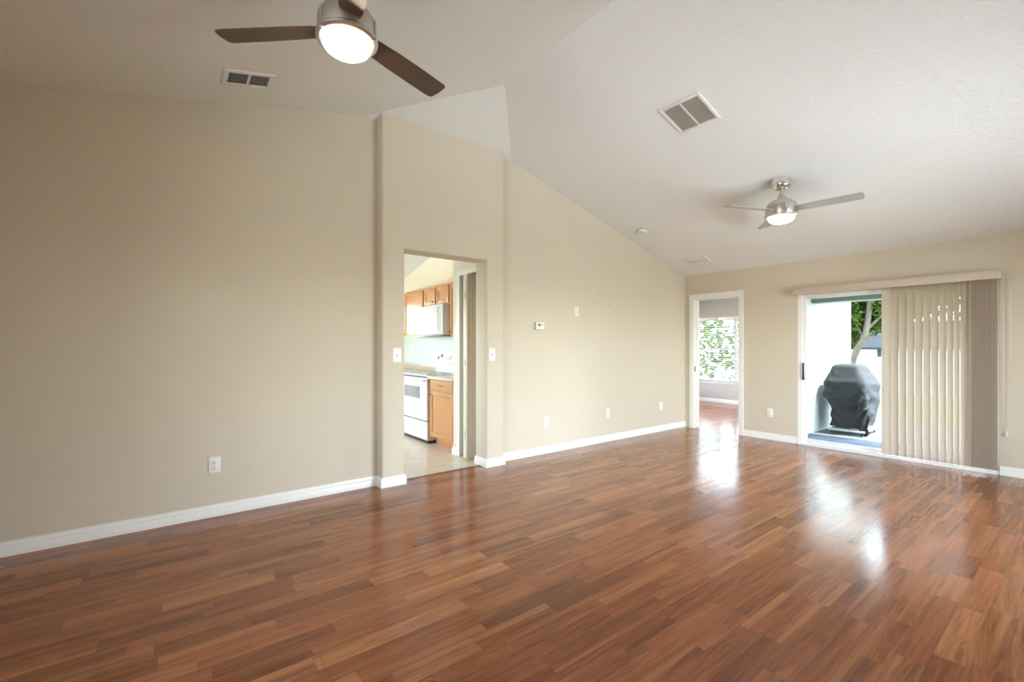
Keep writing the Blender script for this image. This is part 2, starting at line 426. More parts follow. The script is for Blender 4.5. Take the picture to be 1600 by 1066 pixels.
# back wall with the bedroom door and the sliding door
DY0, DY1, DZ = 3.235, 3.975, 2.075
SY0, SY1, SZ = 0.628, 2.462, 2.035
XO = XB + 0.145
wb = B()
wb.box(XB, XO, DY1, YF + .1, 0, 2.6); wb.box(XB, XO, SY1, DY0, 0, 2.6); wb.box(XB, XO, Y_RIGHT - .1, SY0, 0, 2.6)
wb.box(XB, XO, DY0, DY1, DZ, 2.6); wb.box(XB, XO, SY0, SY1, SZ, 2.6)
struct(wb.out('wall_back', M['wall'], smooth=0))
# rear and right walls (behind the camera), with unseen windows added for fill daylight
wr = B()
RW = [(-0.7, 1.6)]; RZ0, RZ1 = 0.75, 2.15
ys = [Y_RIGHT - .1, RW[0][0], RW[0][1], YK]
for i in range(0, 4, 2): wr.box(X_REAR - .15, X_REAR, ys[i], ys[i + 1], 0, 2.7)
for a, b_ in RW: wr.box(X_REAR - .15, X_REAR, a, b_, 0, RZ0); wr.box(X_REAR - .15, X_REAR, a, b_, RZ1, 2.7)
struct(wr.out('wall_rear', M['wall'], smooth=0))
GX0, GX1, GZ0, GZ1 = 3.0, 5.5, 0.06, 2.25
wg = B(); wg.box(X_REAR - .15, GX0, Y_RIGHT - .15, Y_RIGHT, 0, 3.8).box(GX1, XO, Y_RIGHT - .15, Y_RIGHT, 0, 3.8).box(GX0, GX1, Y_RIGHT - .15, Y_RIGHT, GZ1, 3.8).box(GX0, GX1, Y_RIGHT - .15, Y_RIGHT, 0, GZ0)
struct(wg.out('wall_right', M['wall'], smooth=0))
w = B(); t = .06  # unseen window added here to light the far part of the room
w.box(GX0, GX1, Y_RIGHT - .12, Y_RIGHT - .05, GZ0, GZ0 + t).box(GX0, GX1, Y_RIGHT - .12, Y_RIGHT - .05, GZ1 - t, GZ1)
for xx in (GX0, (GX0 + GX1) / 2 - t / 2, GX1 - t): w.box(xx, xx + t, Y_RIGHT - .12, Y_RIGHT - .05, GZ0 + t, GZ1 - t)
wo = struct(w.out('window_5', M['vinyl'], smooth=0))
B(wo.location).box(GX0 + t, GX1 - t, Y_RIGHT - .088, Y_RIGHT - .082, GZ0 + t, GZ1 - t).out('pane', M['glass'], wo, 0)
struct(B().box(X_REAR - .2, XB - .1, Y_RIGHT - 1.25, Y_RIGHT - .15, 2.45, 2.54).out('sun_block_eave', M['vinyl'], smooth=0))  # unseen overhang added to keep direct sun out of the right window
for k, (a, b_) in enumerate(RW):
    w = B(); t = 0.05  # unseen rear window added as a daylight source
    w.box(X_REAR - .12, X_REAR - .05, a, b_, RZ0, RZ0 + t); w.box(X_REAR - .12, X_REAR - .05, a, b_, RZ1 - t, RZ1)
    w.box(X_REAR - .12, X_REAR - .05, a, a + t, RZ0 + t, RZ1 - t); w.box(X_REAR - .12, X_REAR - .05, b_ - t, b_, RZ0 + t, RZ1 - t)
    w.box(X_REAR - .11, X_REAR - .06, a + t, b_ - t, 1.33, 1.38)
    wo = struct(w.out('window_%d' % (k + 3), M['vinyl'], smooth=0))
    B(wo.location).box(X_REAR - .088, X_REAR - .082, a + t, b_ - t, RZ0 + t, RZ1 - t).out('pane', M['glass'], wo, 0)
# ceiling: two slopes meeting at a ridge, hipped down to the column
apex = (2.398, 3.234); a_ = (1.317, 4.30); b_ = (3.263, 4.30)
zr = z_near(2.398)
def zh(y): return 3.641 - 0.2385 * (y - 3.234)
c = B()
def slab(poly, zf):
    n = len(poly)
    lo = [(x, y, zf(x, y)) for x, y in poly]; hi = [(x, y, zf(x, y) + 0.10) for x, y in poly]
    c.add(lo + hi, [tuple(range(n)), tuple(range(n, 2 * n))[::-1]] + [(i, (i + 1) % n, n + (i + 1) % n, n + i) for i in range(n)])
ax_, bx_ = 2.398 - 1.0744 * 1.066, 2.398 + 0.8603 * 1.066
slab([(X_REAR - .2, Y_RIGHT - .2), (2.398, Y_RIGHT - .2), apex, (ax_, 4.30), (X_REAR - .2, 4.30)], lambda x, y: z_near(x))
slab([(2.398, Y_RIGHT - .2), (XB + .12, Y_RIGHT - .2), (XB + .12, 4.30), (bx_, 4.30), apex], lambda x, y: z_far(x))
slab([apex, (bx_, 4.30), (ax_, 4.30)], lambda x, y: zh(y))
struct(c.out('ceiling', M['ceil'], smooth=0))

# baseboards
BP = [(0, 0), (.014, 0), (.014, .054), (.0115, .060), (.0125, .066), (.008, .076), (.0055, .084), (.005, .092), (0, .092)]
def baseboard(name, path, mat=None):
    b = B(); n = len(path); P = [Vector(p) for p in path]; L = len(BP)
    vs_, fs_ = [], []
    for i in range(n):
        d0 = (P[i] - P[i - 1]).normalized() if i > 0 else None
        d1 = (P[i + 1] - P[i]).normalized() if i < n - 1 else None
        n0 = Vector((d0.y, -d0.x)) if d0 else None; n1 = Vector((d1.y, -d1.x)) if d1 else None
        if n0 is None: m = n1
        elif n1 is None: m = n0
        else: m = (n0 + n1) / (1 + n0.dot(n1))
        for d, z in BP: vs_.append((P[i].x + m.x * d, P[i].y + m.y * d, z + 0.0005))
    for i in range(n - 1):
        for k in range(L): fs_.append((i * L + k, i * L + (k + 1) % L, (i + 1) * L + (k + 1) % L, (i + 1) * L + k))
    fs_ += [tuple(range(L)), tuple((n - 1) * L + k for k in range(L))[::-1]]
    b.add(vs_, fs_); return struct(b.out(name, mat or M['trim'], smooth=25))
baseboard('baseboard_left', [(X_REAR, YN), (1.576, YN), (1.576, D), (OX0, D), (OX0, YK)])
baseboard('baseboard_left_far', [(OX1, YK), (OX1, D), (2.965, D), (2.965, YF), (XB, YF)])
baseboard('baseboard_back', [(XB, 3.178), (XB, 2.475)])
baseboard('baseboard_back_right', [(XB, 0.617), (XB, Y_RIGHT)])

# bedroom door frame: casing, jambs, stop, strike plate
d = B(); cw = 0.057
def casing_piece(poly): d.prism(poly, XB - 0.016, XB + 0.002, 'x')
casing_piece([(DY1 - .004, 0), (DY1 + cw, 0), (DY1 + cw, DZ + cw), (DY1 - .004, DZ - .004)])
casing_piece([(DY0 + .004, 0), (DY0 - cw, 0), (DY0 - cw, DZ + cw), (DY0 + .004, DZ - .004)])
casing_piece([(DY0 + .004, DZ - .004), (DY0 - cw, DZ + cw), (DY1 + cw, DZ + cw), (DY1 - .004, DZ - .004)])
d.box(XB - .002, XO + .005, DY1 - .018, DY1, 0, DZ); d.box(XB - .002, XO + .005, DY0, DY0 + .018, 0, DZ); d.box(XB - .002, XO + .005, DY0, DY1, DZ - .018, DZ)
d.box(XB + .05, XB + .085, DY1 - .030, DY1 - .018, 0, DZ - .018); d.box(XB + .05, XB + .085, DY0 + .018, DY0 + .030, 0, DZ - .018); d.box(XB + .05, XB + .085, DY0 + .018, DY1 - .018, DZ - .030, DZ - .018)
door1 = struct(d.out('door_1', M['trim'], smooth=20))
B(door1.location).box(XB + .012, XB + .040, DY1 - .0195, DY1 - .0178, 0.90, 0.985, .0005).out('strike_plate', M['bronze'], door1)

# sliding glass door: outer frame, sliding panel with pull handle, fixed panel
s = B(); FX0, FX1 = XB + 0.0, XB + 0.115
s.box(FX0, FX1, SY1 - .045, SY1, 0.0, SZ); s.box(FX0, FX1, SY0, SY0 + .045, 0.0, SZ)
s.box(FX0, FX1, SY0 + .045, SY1 - .045, SZ - .05, SZ); s.box(FX0 - .02, FX1 + .01, SY0, SY1, 0.0, 0.022)
s.box(FX0 + .03, FX0 + .036, SY0 + .045, SY1 - .045, 0.022, 0.036); s.box(FX0 + .075, FX0 + .081, SY0 + .045, SY1 - .045, 0.022, 0.036)
slider = struct(s.out('door_2', M['vinyl'], smooth=0))
def panel(name, y0, y1, xc):
    q = B(slider.location); z0, z1 = 0.026, SZ - .052; w = 0.05; x0, x1 = xc - .016, xc + .016
    q.box(x0, x1, y0, y0 + w, z0, z1, .003); q.box(x0, x1, y1 - w, y1, z0, z1, .003)
    q.box(x0, x1, y0 + w - .004, y1 - w + .004, z0, z0 + .055, .003); q.box(x0, x1, y0 + w - .004, y1 - w + .004, z1 - .05, z1, .003)
    return q.out(name, M['vinyl'], slider)
sp = panel('sliding_panel', 1.52, SY1 - .047, FX0 + .045)
fp = panel('fixed_panel', SY0 + .047, 1.57, FX0 + .09)
def onpart(part, off=slider.location):
    return B(off)
B(slider.location).box(FX0 + .043, FX0 + .047, 1.57, SY1 - .097, .081, SZ - .102).out('glass_pane', M['glass'], sp, 0)
B(slider.location).box(FX0 + .088, FX0 + .092, SY0 + .097, 1.52, .081, SZ - .102).out('glass_pane', M['glass'], fp, 0)
hd = B(slider.location); hy = 2.392
hd.tube([(FX0 + .029, hy, .885), (FX0 - .012, hy, .885)], .007); hd.tube([(FX0 + .029, hy, 1.065), (FX0 - .012, hy, 1.065)], .007)
hd.box(FX0 - .024, FX0 - .008, hy - .011, hy + .011, .862, 1.088, .004)
hd.out('pull_handle', M['handle'], sp, label='dark blue grey pull handle')
hook = None

# ------------------------------------------------------------------ bedroom behind the door
BX, BYR, BYL, BZ = 10.20, 2.985, 7.0, 2.44
WY0, WY1, WZ0, WZ1 = 4.10, 5.985, 0.47, 1.965
bw = B()
bw.box(BX, BX + .15, WY1, BYL + .1, 0, 2.6); bw.box(BX, BX + .15, BYR - .1, WY0, 0, 2.6)
bw.box(BX, BX + .15, WY0, WY1, 0, WZ0); bw.box(BX, BX + .15, WY0, WY1, WZ1, 2.6)
struct(bw.out('wall_bedroom_far', M['grey'], smooth=0))
struct(B().box(XO, 7.5, BYL, BYL + .1, 0, 2.6).box(9.9, BX + .15, BYL, BYL + .1, 0, 2.6).box(7.5, 9.9, BYL, BYL + .1, 0, .3).box(7.5, 9.9, BYL, BYL + .1, 2.2, 2.6).out('wall_bedroom_left', M['grey'], smooth=0))
w = B(); t = .05  # unseen side window added to brighten the bedroom
w.box(7.5, 9.9, BYL + .02, BYL + .08, .3, .3 + t).box(7.5, 9.9, BYL + .02, BYL + .08, 2.2 - t, 2.2)
for xx in (7.5, 8.675, 9.85): w.box(xx, xx + t, BYL + .02, BYL + .08, .3 + t, 2.2 - t)
wo = struct(w.out('window_6', M['vinyl'], smooth=0))
B(wo.location).box(7.55, 9.85, BYL + .047, BYL + .053, .35, 2.15).out('pane', M['glass'], wo, 0)
struct(B().box(XO, BX, BYR - .0, BYR + .012, 0, 2.6).out('wall_bedroom_right', M['grey'], smooth=0))
bn = B(); bn.box(XO, XO + .012, BYR + .012, DY0 - .02, 0, 2.6); bn.box(XO, XO + .012, DY1 + .02, BYL, 0, 2.6); bn.box(XO, XO + .012, DY0 - .02, DY1 + .02, DZ + .02, 2.6)
struct(bn.out('wall_bedroom_near', M['grey'], smooth=0))
struct(B().box(XB + .13, BX + .2, BYR - .1, BYL + .1, BZ, BZ + .1).out('ceiling_bedroom', M['ceil'], smooth=0))
baseboard('baseboard_bedroom', [(BX, BYL), (BX, BYR)])
w1 = B(); t = .04; fx0, fx1 = BX + .07, BX + .13
w1.box(fx0, fx1, WY0, WY0 + t, WZ0, WZ1); w1.box(fx0, fx1, WY1 - t, WY1, WZ0, WZ1); w1.box(fx0, fx1, WY0 + t, WY1 - t, WZ0, WZ0 + t); w1.box(fx0, fx1, WY0 + t, WY1 - t, WZ1 - t, WZ1)
w1.box(fx0 + .005, fx1 - .005, 5.02, 5.07, WZ0 + t, WZ1 - t); w1.box(fx0, fx1, WY0 + t, 5.02, 1.235, 1.275); w1.box(fx0, fx1, 5.07, WY1 - t, 1.235, 1.275)
win1 = struct(w1.out('window_1', M['vinyl'], smooth=0))
B(win1.location).box(fx0 + .028, fx0 + .032, WY0 + t, WY1 - t, WZ0 + t, WZ1 - t).out('pane', M['glass'], win1, 0)
B(win1.location).box(BX - .018, BX + .07, WY0 - .02, WY1 + .02, WZ0 - .022, WZ0, .004).out('window_sill', M['trim'], win1)
# bedroom blind
bl = thing('window_blind', 'white horizontal slatted blind in the grey bedroom window beyond the doorway', 'blind', (BX + .02, 5.04, WZ1))
O = bl.location
B(O).box(BX + .002, BX + .045, WY0 + .01, WY1 - .01, WZ1 - .062, WZ1 - .002, .003).out('headrail', M['slat'], bl)
v_ = B(O); v_.box(BX - .014, BX - .006, WY0 + .005, 5.418, WZ1 - .045, WZ1 + .022, .002); v_.box(BX - .014, BX - .006, 5.452, WY1 - .005, WZ1 - .045, WZ1 + .022, .002)
v_.out('valance', M['trim'], bl)
B(O).box(BX - .017, BX - .003, 5.42, 5.45, WZ1 - .048, WZ1 + .025, .002).out('valance_clip', M['shelf_grey'], bl, label='small grey valance clip')
sl = None; zz = WZ1 - .085; k = 0
while zz > WZ0 + .03:
    if sl is None:
        q = B(O); prof = [(-.024, -.004), (-.012, -.001), (0, 0), (.012, -.001), (.024, -.004), (.024, -.0015), (.012, .0015), (0, .0025), (-.012, .0015), (-.024, -.0015)]
        q.prism([(BX + .024 + a, b2) for a, b2 in prof], WY0 + .015, WY1 - .015, 'y')
        q.v = [Vector((p.x, p.y, p.z + zz)) for p in q.v]
        m_ = Matrix.Translation((BX + .024, 0, zz)) @ Matrix.Rotation(R(24), 4, 'Y') @ Matrix.Translation((-(BX + .024), 0, -zz)); q.xf(m_)
        sl = q.out('slat', M['slat'], bl)
    else:
        c_ = sl.copy(); COL.objects.link(c_); c_.location.z = sl.location.z - 0.047 * k
    zz -= 0.047; k += 1
B(O).box(BX + .002, BX + .046, WY0 + .015, WY1 - .015, WZ0 + .004, WZ0 + .022, .003).out('bottom_rail', M['slat'], bl)
for yy in (4.45, 5.04, 5.80):
    B(O).tube([(BX - .002, yy, WZ1 - .06), (BX - .002, yy, WZ0 + .02)], .0014, 6).out('lift_cord', M['cord'], bl)

# ------------------------------------------------------------------ kitchen shell
KX, KY1, KX0 = 3.40, 7.80, -0.4
struct(B().box(KX, KX + .1, 4.80, KY1 + .1, 0, 0.92).box(KX, KX + .1, 4.80, KY1 + .1, 0.92, 1.60).out('wall_kitchen_back', M['blue'], smooth=0))
struct(B().box(KX, KX + .1, 4.80, KY1 + .1, 1.60, 3.6).out('wall_kitchen_upper', M['cream'], smooth=0))
KW = (1.35, 2.75, 1.06, 2.10)
kw = B(); kw.box(KX0, KW[0], KY1, KY1 + .12, 0, 3.4); kw.box(KW[1], KX, KY1, KY1 + .12, 0, 3.4)
kw.box(KW[0], KW[1], KY1, KY1 + .12, 0, KW[2]); kw.box(KW[0], KW[1], KY1, KY1 + .12, KW[3], 3.4)
struct(kw.out('wall_kitchen_far', M['cream'], smooth=0))
struct(B().box(KX0 - .1, KX0, YK, 6.0, 0, 3.6).box(KX0 - .1, KX0, 7.3, KY1 + .1, 0, 3.6).box(KX0 - .1, KX0, 6.0, 7.3, 2.15, 3.6).out('wall_kitchen_side', M['cream'], smooth=0))
w = B(); t = .06  # unseen glazed door added to let more daylight into the kitchen
w.box(KX0 - .08, KX0 - .02, 6.0, 7.3, 0, t).box(KX0 - .08, KX0 - .02, 6.0, 7.3, 2.15 - t, 2.15)
for yy in (6.0, 6.62, 7.3 - t): w.box(KX0 - .08, KX0 - .02, yy, yy + t, t, 2.15 - t)
wo = struct(w.out('added_door_4', M['vinyl'], smooth=0))
B(wo.location).box(KX0 - .053, KX0 - .047, 6.0 + t, 7.3 - t, t, 2.15 - t).out('pane', M['glass'], wo, 0)
# pantry corner: wall plane at x 2.77 with the bifold door opening
PX = 2.775
pw = B(); pw.box(PX, PX + .1, 4.665, 4.79, 0, 3.7); pw.box(PX, PX + .1, YK, 4.665, 2.16, 3.7)
pw.box(PX + .1, KX + .1, 4.69, 4.79, 0, 3.7); pw.box(KX, KX + .1, YK, 4.69, 0, 3.7)
struct(pw.out('wall_pantry', painted_wall('pale kitchen paint', (0.74, 0.71, 0.60)), smooth=0))
baseboard('baseboard_kitchen', [(2.9, 4.79), (PX, 4.79), (PX, 4.70)])
pc = B(); pc.box(PX - .012, PX + .005, 4.630, 4.695, 0, 2.20, .002); pc.box(PX - .0115, PX + .005, YK + .002, 4.630, 2.145, 2.20, .002)
struct(pc.out('trim_2', M['trim'], smooth=20))
def zk(y): return 2.755 + 0.224 * (6.61 - y)
kc = B(); kc.add([(x, y, zk(y) + dz) for dz in (0, .1) for x, y in ((KX0 - .1, YK - .02), (KX + .1, YK - .02), (KX + .1, KY1 + .12), (KX0 - .1, KY1 + .12))],
                 [(0, 1, 2, 3), (7, 6, 5, 4), (0, 4, 5, 1), (1, 5, 6, 2), (2, 6, 7, 3), (3, 7, 4, 0)])
struct(kc.out('ceiling_kitchen', M['ceil'], smooth=0))
# folded bifold pantry door
bf = B(); by0 = 4.432
def leaf(b, y0, y1):
    x0, x1 = 2.748, 3.06
    b.box(x0, x1, y0, y1, .012, 2.14, .003)
    for z0, z1 in ((.16, .86), (1.0, 1.95)):
        b.box(x0 + .055, x1 - .055, y0 - .006, y0 + .004, z0, z1, .005, 3)
        b.box(x0 + .085, x1 - .085, y0 - .010, y0 + .002, z0 + .03, z1 - .03, .004, 2)
leaf(bf, by0, by0 + .034)
door3 = struct(bf.out('door_3', simple('almond bifold door paint', (0.66, 0.57, 0.46), 0.4), smooth=25))
b2 = B(door3.location); b2.box(2.748, 3.06, by0 + .042, by0 + .076, .012, 2.14, .003)
b2.out('rear_leaf', M['trim'], door3)
for z in (.28, 1.12, 1.90):
    B(door3.location).tube([(2.744, by0 + .038, z - .035), (2.744, by0 + .038, z + .035)], .005, 8).out('hinge', M['shelf_grey'], door3)
# kitchen window with blind (its glare shows in the microwave door)
kx0, kx1, kz0, kz1 = KW
w2 = B(); t = .045
w2.box(kx0, kx1, KY1 + .05, KY1 + .10, kz0, kz0 + t); w2.box(kx0, kx1, KY1 + .05, KY1 + .10, kz1 - t, kz1)
w2.box(kx0, kx0 + t, KY1 + .05, KY1 + .10, kz0 + t, kz1 - t); w2.box(kx1 - t, kx1, KY1 + .05, KY1 + .10, kz0 + t, kz1 - t)
win2 = struct(w2.out('window_2', M['vinyl'], smooth=0))
B(win2.location).box(kx0 + t, kx1 - t, KY1 + .073, KY1 + .077, kz0 + t, kz1 - t).out('pane', M['glass'], win2, 0)
kb = thing('kitchen_blind', 'white slatted blind over the kitchen window, mirrored in the microwave door', 'blind', ((kx0 + kx1) / 2, KY1 + .02, kz1))
O = kb.location
B(O).box(kx0 + .01, kx1 - .01, KY1 + .003, KY1 + .045, kz1 - .05, kz1 - .002, .003).out('headrail', M['slat'], kb)
sl = None
for k in range(20):
    if sl is None:
        q = B(O); z0 = kz1 - .08; q.box(kx0 + .015, kx1 - .015, KY1 + .0, KY1 + .046, z0 - .0013, z0 + .0013)
        q.xf(Matrix.Translation((0, KY1 + .023, z0)) @ Matrix.Rotation(R(-25), 4, 'X') @ Matrix.Translation((0, -KY1 - .023, -z0)))
        sl = q.out('slat', M['slat'], kb)
    else:
        c_ = sl.copy(); COL.objects.link(c_); c_.location.z = sl.location.z - .047 * k

# ------------------------------------------------------------------ kitchen units
def framed_door(b, y0, y1, z0, z1, x, th=.02, st=.055):
    b.box(x, x + th, y0, y0 + st, z0, z1, .003); b.box(x, x + th, y1 - st, y1, z0, z1, .003)
    b.box(x, x + th, y0 + st - .002, y1 - st + .002, z0, z0 + st, .003); b.box(x, x + th, y0 + st - .002, y1 - st + .002, z1 - st, z1, .003)
    b.box(x + .009, x + th - .001, y0 + st - .004, y1 - st + .004, z0 + st - .004, z1 - st + .004)
    return b
def knob(parent, O, x, y, z):
    b = B(O); b.lathe([(.004, 0), (.004, .012), (.010, .016), (.0125, .021), (.010, .026), (.004, .028)], 14)
    b.xf(Matrix.Translation((x, y, z)) @ Matrix.Rotation(R(-90), 4, 'Y')); return b.out('knob', M['bronze'], parent)
def base_cabinet(y0, y1, label):
    t = thing('base_cabinet', label, 'cabinet', (3.1, (y0 + y1) / 2, 0), group='honey oak kitchen cabinets'); O = t.location
    b = B(O); b.box(2.815, KX - .002, y0, y1, .105, .872); b.out('body', M['oak'], t)
    B(O).box(2.90, 2.92, y0, y1, 0, .105).out('toe_kick', M['oak'], t)
    n = max(1, round((y1 - y0) / .62)); w = (y1 - y0 - .04) / n
    for i in range(n):
        a = y0 + .02 + i * w + .012; e = y0 + .02 + (i + 1) * w - .012
        dr = B(O).box(2.795, 2.815, a, e, .735, .862, .006, 3).out('drawer', M['oak'], t)
        hb = B(O); my = (a + e) / 2; hb.tube([(2.796, my - .045, .798), (2.776, my - .042, .798), (2.772, my, .798), (2.776, my + .042, .798), (2.796, my + .045, .798)], .004, 8); hb.out('drawer_pull', M['bronze'], dr)
        dd = framed_door(B(O), a, e, .125, .712, 2.795).out('door', M['oak'], t)
        knob(dd, O, 2.795, e - .03, .668)
    return t
base_cabinet(4.812, 5.470, 'honey oak base cabinet between the white range and the pantry corner')
base_cabinet(6.246, KY1 - .01, 'honey oak base cabinet on the far side of the white range')
def worktop(y0, y1, label):
    t = thing('worktop', label, 'countertop', (3.08, (y0 + y1) / 2, .872)); O = t.location
    B(O).box(2.765, KX - .001, y0, y1, .873, .910, .006, 3).out('slab', M['counter'], t)
    B(O).box(KX - .02, KX - .001, y0, y1, .910, 1.015, .003).out('backsplash', M['counter'], t)
worktop(4.795, 5.472, 'beige laminate worktop on the base cabinet beside the pantry')
worktop(6.244, KY1 - .005, 'beige laminate worktop beyond the white range with low backsplash')
def wall_cabinet(y0, y1, z0, z1, n, label, kn):
    t = thing('wall_cabinet', label, 'cabinet', (3.25, (y0 + y1) / 2, z0), group='honey oak kitchen cabinets'); O = t.location
    B(O).box(3.120, KX - .002, y0, y1, z0, z1).out('body', M['oak'], t)
    if z0 < 1.6: B(O).box(3.125, KX - .004, y0 + .004, y1 - .004, z0 - .006, z0 - .0005).out('underside', M['white_metal'], t)
    w = (y1 - y0) / n
    for i in range(n):
        a = y0 + i * w + .018; e = y0 + (i + 1) * w - .018
        dd = framed_door(B(O), a, e, z0 + .015, z1 - .03, 3.10).out('door', M['oak'], t)
        for side in kn[i]: knob(dd, O, 3.10, (a + .03) if side == 'l' else (e - .03), z0 + .05)
    return t
wall_cabinet(5.472, 6.246, 1.905, 2.190, 2, 'short honey oak wall cabinet with two doors above the microwave', ['r', 'l'])
wall_cabinet(6.250, 6.960, 1.455, 2.190, 1, 'tall honey oak wall cabinet farther from the pantry, beside the microwave', ['r'])
wall_cabinet(4.900, 5.468, 1.455, 2.190, 1, 'tall honey oak wall cabinet half hidden behind the pantry corner', ['r'])
# microwave
mw = thing('microwave', 'white microwave hung under the short cabinet, window glare on its door', 'microwave', (3.2, 5.86, 1.47)); O = mw.location
B(O).box(3.030, KX - .003, 5.480, 6.240, 1.470, 1.896, .004).out('body', M['appliance'], mw)
B(O).box(3.012, 3.0285, 5.482, 6.238, 1.486, 1.894, .005, 3).out('door', M['appliance'], mw)
B(O).box(3.0, KX - .02, 5.50, 6.22, 1.452, 1.4695, .002).out('vent_panel', M['grey_under'], mw, label='dark grey underside vent panel')
hb = B(O); hb.tube([(3.013, 5.60, 1.52), (2.992, 5.60, 1.54), (2.992, 5.60, 1.84), (3.013, 5.60, 1.86)], .008, 8); hb.out('handle', M['appliance'], mw)
# range
rg = thing('kitchen_range', 'white freestanding electric range with grey oven window beside the oak base cabinet', 'stove', (3.08, 5.86, 0)); O = rg.location
B(O).box(2.800, KX - .03, 5.482, 6.238, .035, .895, .004).out('body', M['appliance'], rg)
B(O).box(2.79, KX - .06, 5.485, 6.235, 0.0, .034).out('base', M['black'], rg)
ct = B(O).box(2.775, KX - .03, 5.480, 6.240, .896, .918, .006, 3).out('cooktop', M['appliance'], rg)
for (bx, by, br) in ((2.93, 5.68, .09), (2.93, 6.05, .075), (3.18, 5.68, .075), (3.18, 6.05, .09)):
    bb = B(O)
    for rr in (br, br * .72, br * .45):
        pts = [(bx + rr * math.cos(a * math.pi / 12), by + rr * math.sin(a * math.pi / 12), .9175) for a in range(25)]; bb.tube(pts, .0035, 6)
    bb.out('burner_ring', M['shelf_grey'], ct)
ov = B(O).box(2.775, 2.7995, 5.486, 6.234, .300, .878, .006, 3).out('oven_door', M['appliance'], rg)
B(O).box(2.7725, 2.777, 5.70, 6.20, .590, .752, .002).out('window', M['oven_glass'], ov, label='grey oven window')
hb = B(O); hb.tube([(2.778, 5.52, .842), (2.748, 5.535, .842), (2.742, 5.86, .842), (2.748, 6.185, .842), (2.778, 6.20, .842)], .012, 10); hb.out('handle', M['appliance'], ov)
dw = B(O); dw.box(2.778, 2.7995, 5.486, 6.234, .040, .288, .006, 3); dw.box(2.770, 2.780, 5.54, 6.18, .235, .262, .005, 3); dw.out('drawer', M['appliance'], rg)
B(O).box(2.786, 2.799, 5.486, 6.234, .2885, .2995).out('gap_seal', M['black'], rg)
B(O).box(2.786, 2.799, 5.486, 6.234, .8785, .8955).out('vent_slot', M['black'], rg)
bg = B(O); bg.prism([(3.30, .919), (3.37, .919), (3.37, 1.215), (3.345, 1.23), (3.325, 1.225)], 5.482, 6.238, 'y'); bgo = bg.out('backguard', M['appliance'], rg)
B(O).prism([(3.300, 1.035), (3.330, 1.035), (3.330, 1.052), (3.302, 1.052)], 5.49, 6.23, 'y').out('backguard_gap', M['black'], bgo)
for yy, z in ((6.165, 1.135), (6.06, 1.165), (5.66, 1.165), (5.55, 1.135)):
    q = B(O); q.lathe([(.030, 0), (.030, .006), (.022, .010), (.020, .026), (.012, .030)], 20)
    q.xf(Matrix.Translation((3.322, yy, z)) @ Matrix.Rotation(R(-83), 4, 'Y')); q.out('control_knob', M['knob_grey'], bgo)
B(O).box(3.312, 3.318, 5.78, 5.95, 1.10, 1.175, .001).xf(Matrix.Identity(4)).out('clock_panel', M['shelf_grey'], bgo)

# ------------------------------------------------------------------ wall plates (local: plate in xz, facing -y)
FACE_L = (0, 0, 0); FACE_B = (0, 0, R(-90))
def plate(b, w, h):
    n0 = len(b.v); b.box(-w / 2, w / 2, -.006, 0.0005, -h / 2, h / 2, .003, 3); return b
def outlet(loc, rot, label, w=.078, h=.122, group='duplex power outlets'):
    t = thing('power_outlet', label, 'outlet', loc, rot, group)
    plate(B(), w, h).out('cover_plate', M['plastic'], t)
    for z in (.020, -.020):
        rc = B(); rc.lathe([(.0168, 0), (.0168, .0022), (.0155, .003)], 24); rc.xf(Matrix.Translation((0, -.006, z)) @ Matrix.Rotation(R(90), 4, 'X'))
        r_ = rc.out('receptacle', M['plastic'], t)
        q = B(); q.box(-.0075, -.0050, -.0096, -.0088, z - .0015, z + .0075); q.box(.0050, .0075, -.0096, -.0088, z - .001, z + .007)
        q.lathe([(.0026, 0), (.0026, .0008)], 10); q.xf(Matrix.Translation((0, -.0088, z - .008)) @ Matrix.Rotation(R(90), 4, 'X'), len(q.v) - 20)
        q.out('slots', M['slot'], r_)
    q = B(); q.lathe([(.003, 0), (.003, .001)], 10); q.xf(Matrix.Translation((0, -.006, 0)) @ Matrix.Rotation(R(90), 4, 'X')); q.out('screw', M['shelf_grey'], t)
    return t
o1 = outlet((.296, YN, .395), FACE_L, 'white duplex outlet low on the recessed tan wall nearest the camera')
dup(o1, (3.683, YF, .382), FACE_L, 'white duplex outlet below the thermostat, first past the kitchen doorway')
dup(o1, (6.050, YF, .384), FACE_L, 'white duplex outlet on the left wall nearest the bedroom door')
dup(o1, (4.209, YF, 1.756), FACE_L, 'white duplex outlet high on the wall up right of the thermostat')
dup(o1, (XB, 2.814, .378), FACE_B, 'white duplex outlet on the back wall between bedroom door and sliding door')
for yy, lb in ((7.26, 'white outlet on the pale blue kitchen wall, farther from the range'), (6.72, 'white outlet on the pale blue kitchen wall, nearer the range')):
    dup(o1, (KX, yy, 1.215), FACE_B, lb, 'kitchen backsplash outlets')
def switch(loc, rot, label):
    t = thing('light_switch', label, 'light switch', loc, rot, 'toggle light switches')
    plate(B(), .088, .135).out('cover_plate', M['plastic'], t)
    B().box(-.006, .006, -.0068, -.0058, -.013, .013).out('toggle_frame', M['tan_side'], t)
    q = B(); q.box(-.0045, .0045, -.020, -.005, -.006, .006, .0015); q.xf(Matrix.Rotation(R(-18), 4, 'X')); q.out('toggle', M['plastic'], t)
    for z in (.034, -.034):
        q = B(); q.lathe([(.003, 0), (.003, .001)], 10); q.xf(Matrix.Translation((0, -.006, z)) @ Matrix.Rotation(R(90), 4, 'X')); q.out('screw', M['shelf_grey'], t)
    return t
sw = switch((1.720, D, 1.222), FACE_L, 'white toggle switch on the column, near side of the kitchen doorway')
dup(sw, (2.806, D, 1.216), FACE_L, 'white toggle switch on the column, bedroom side of the kitchen doorway')
cp = thing('cable_plate', 'narrow white cable plate low on the left wall, between the two outlets', 'wall plate', (4.82, YF, .390))
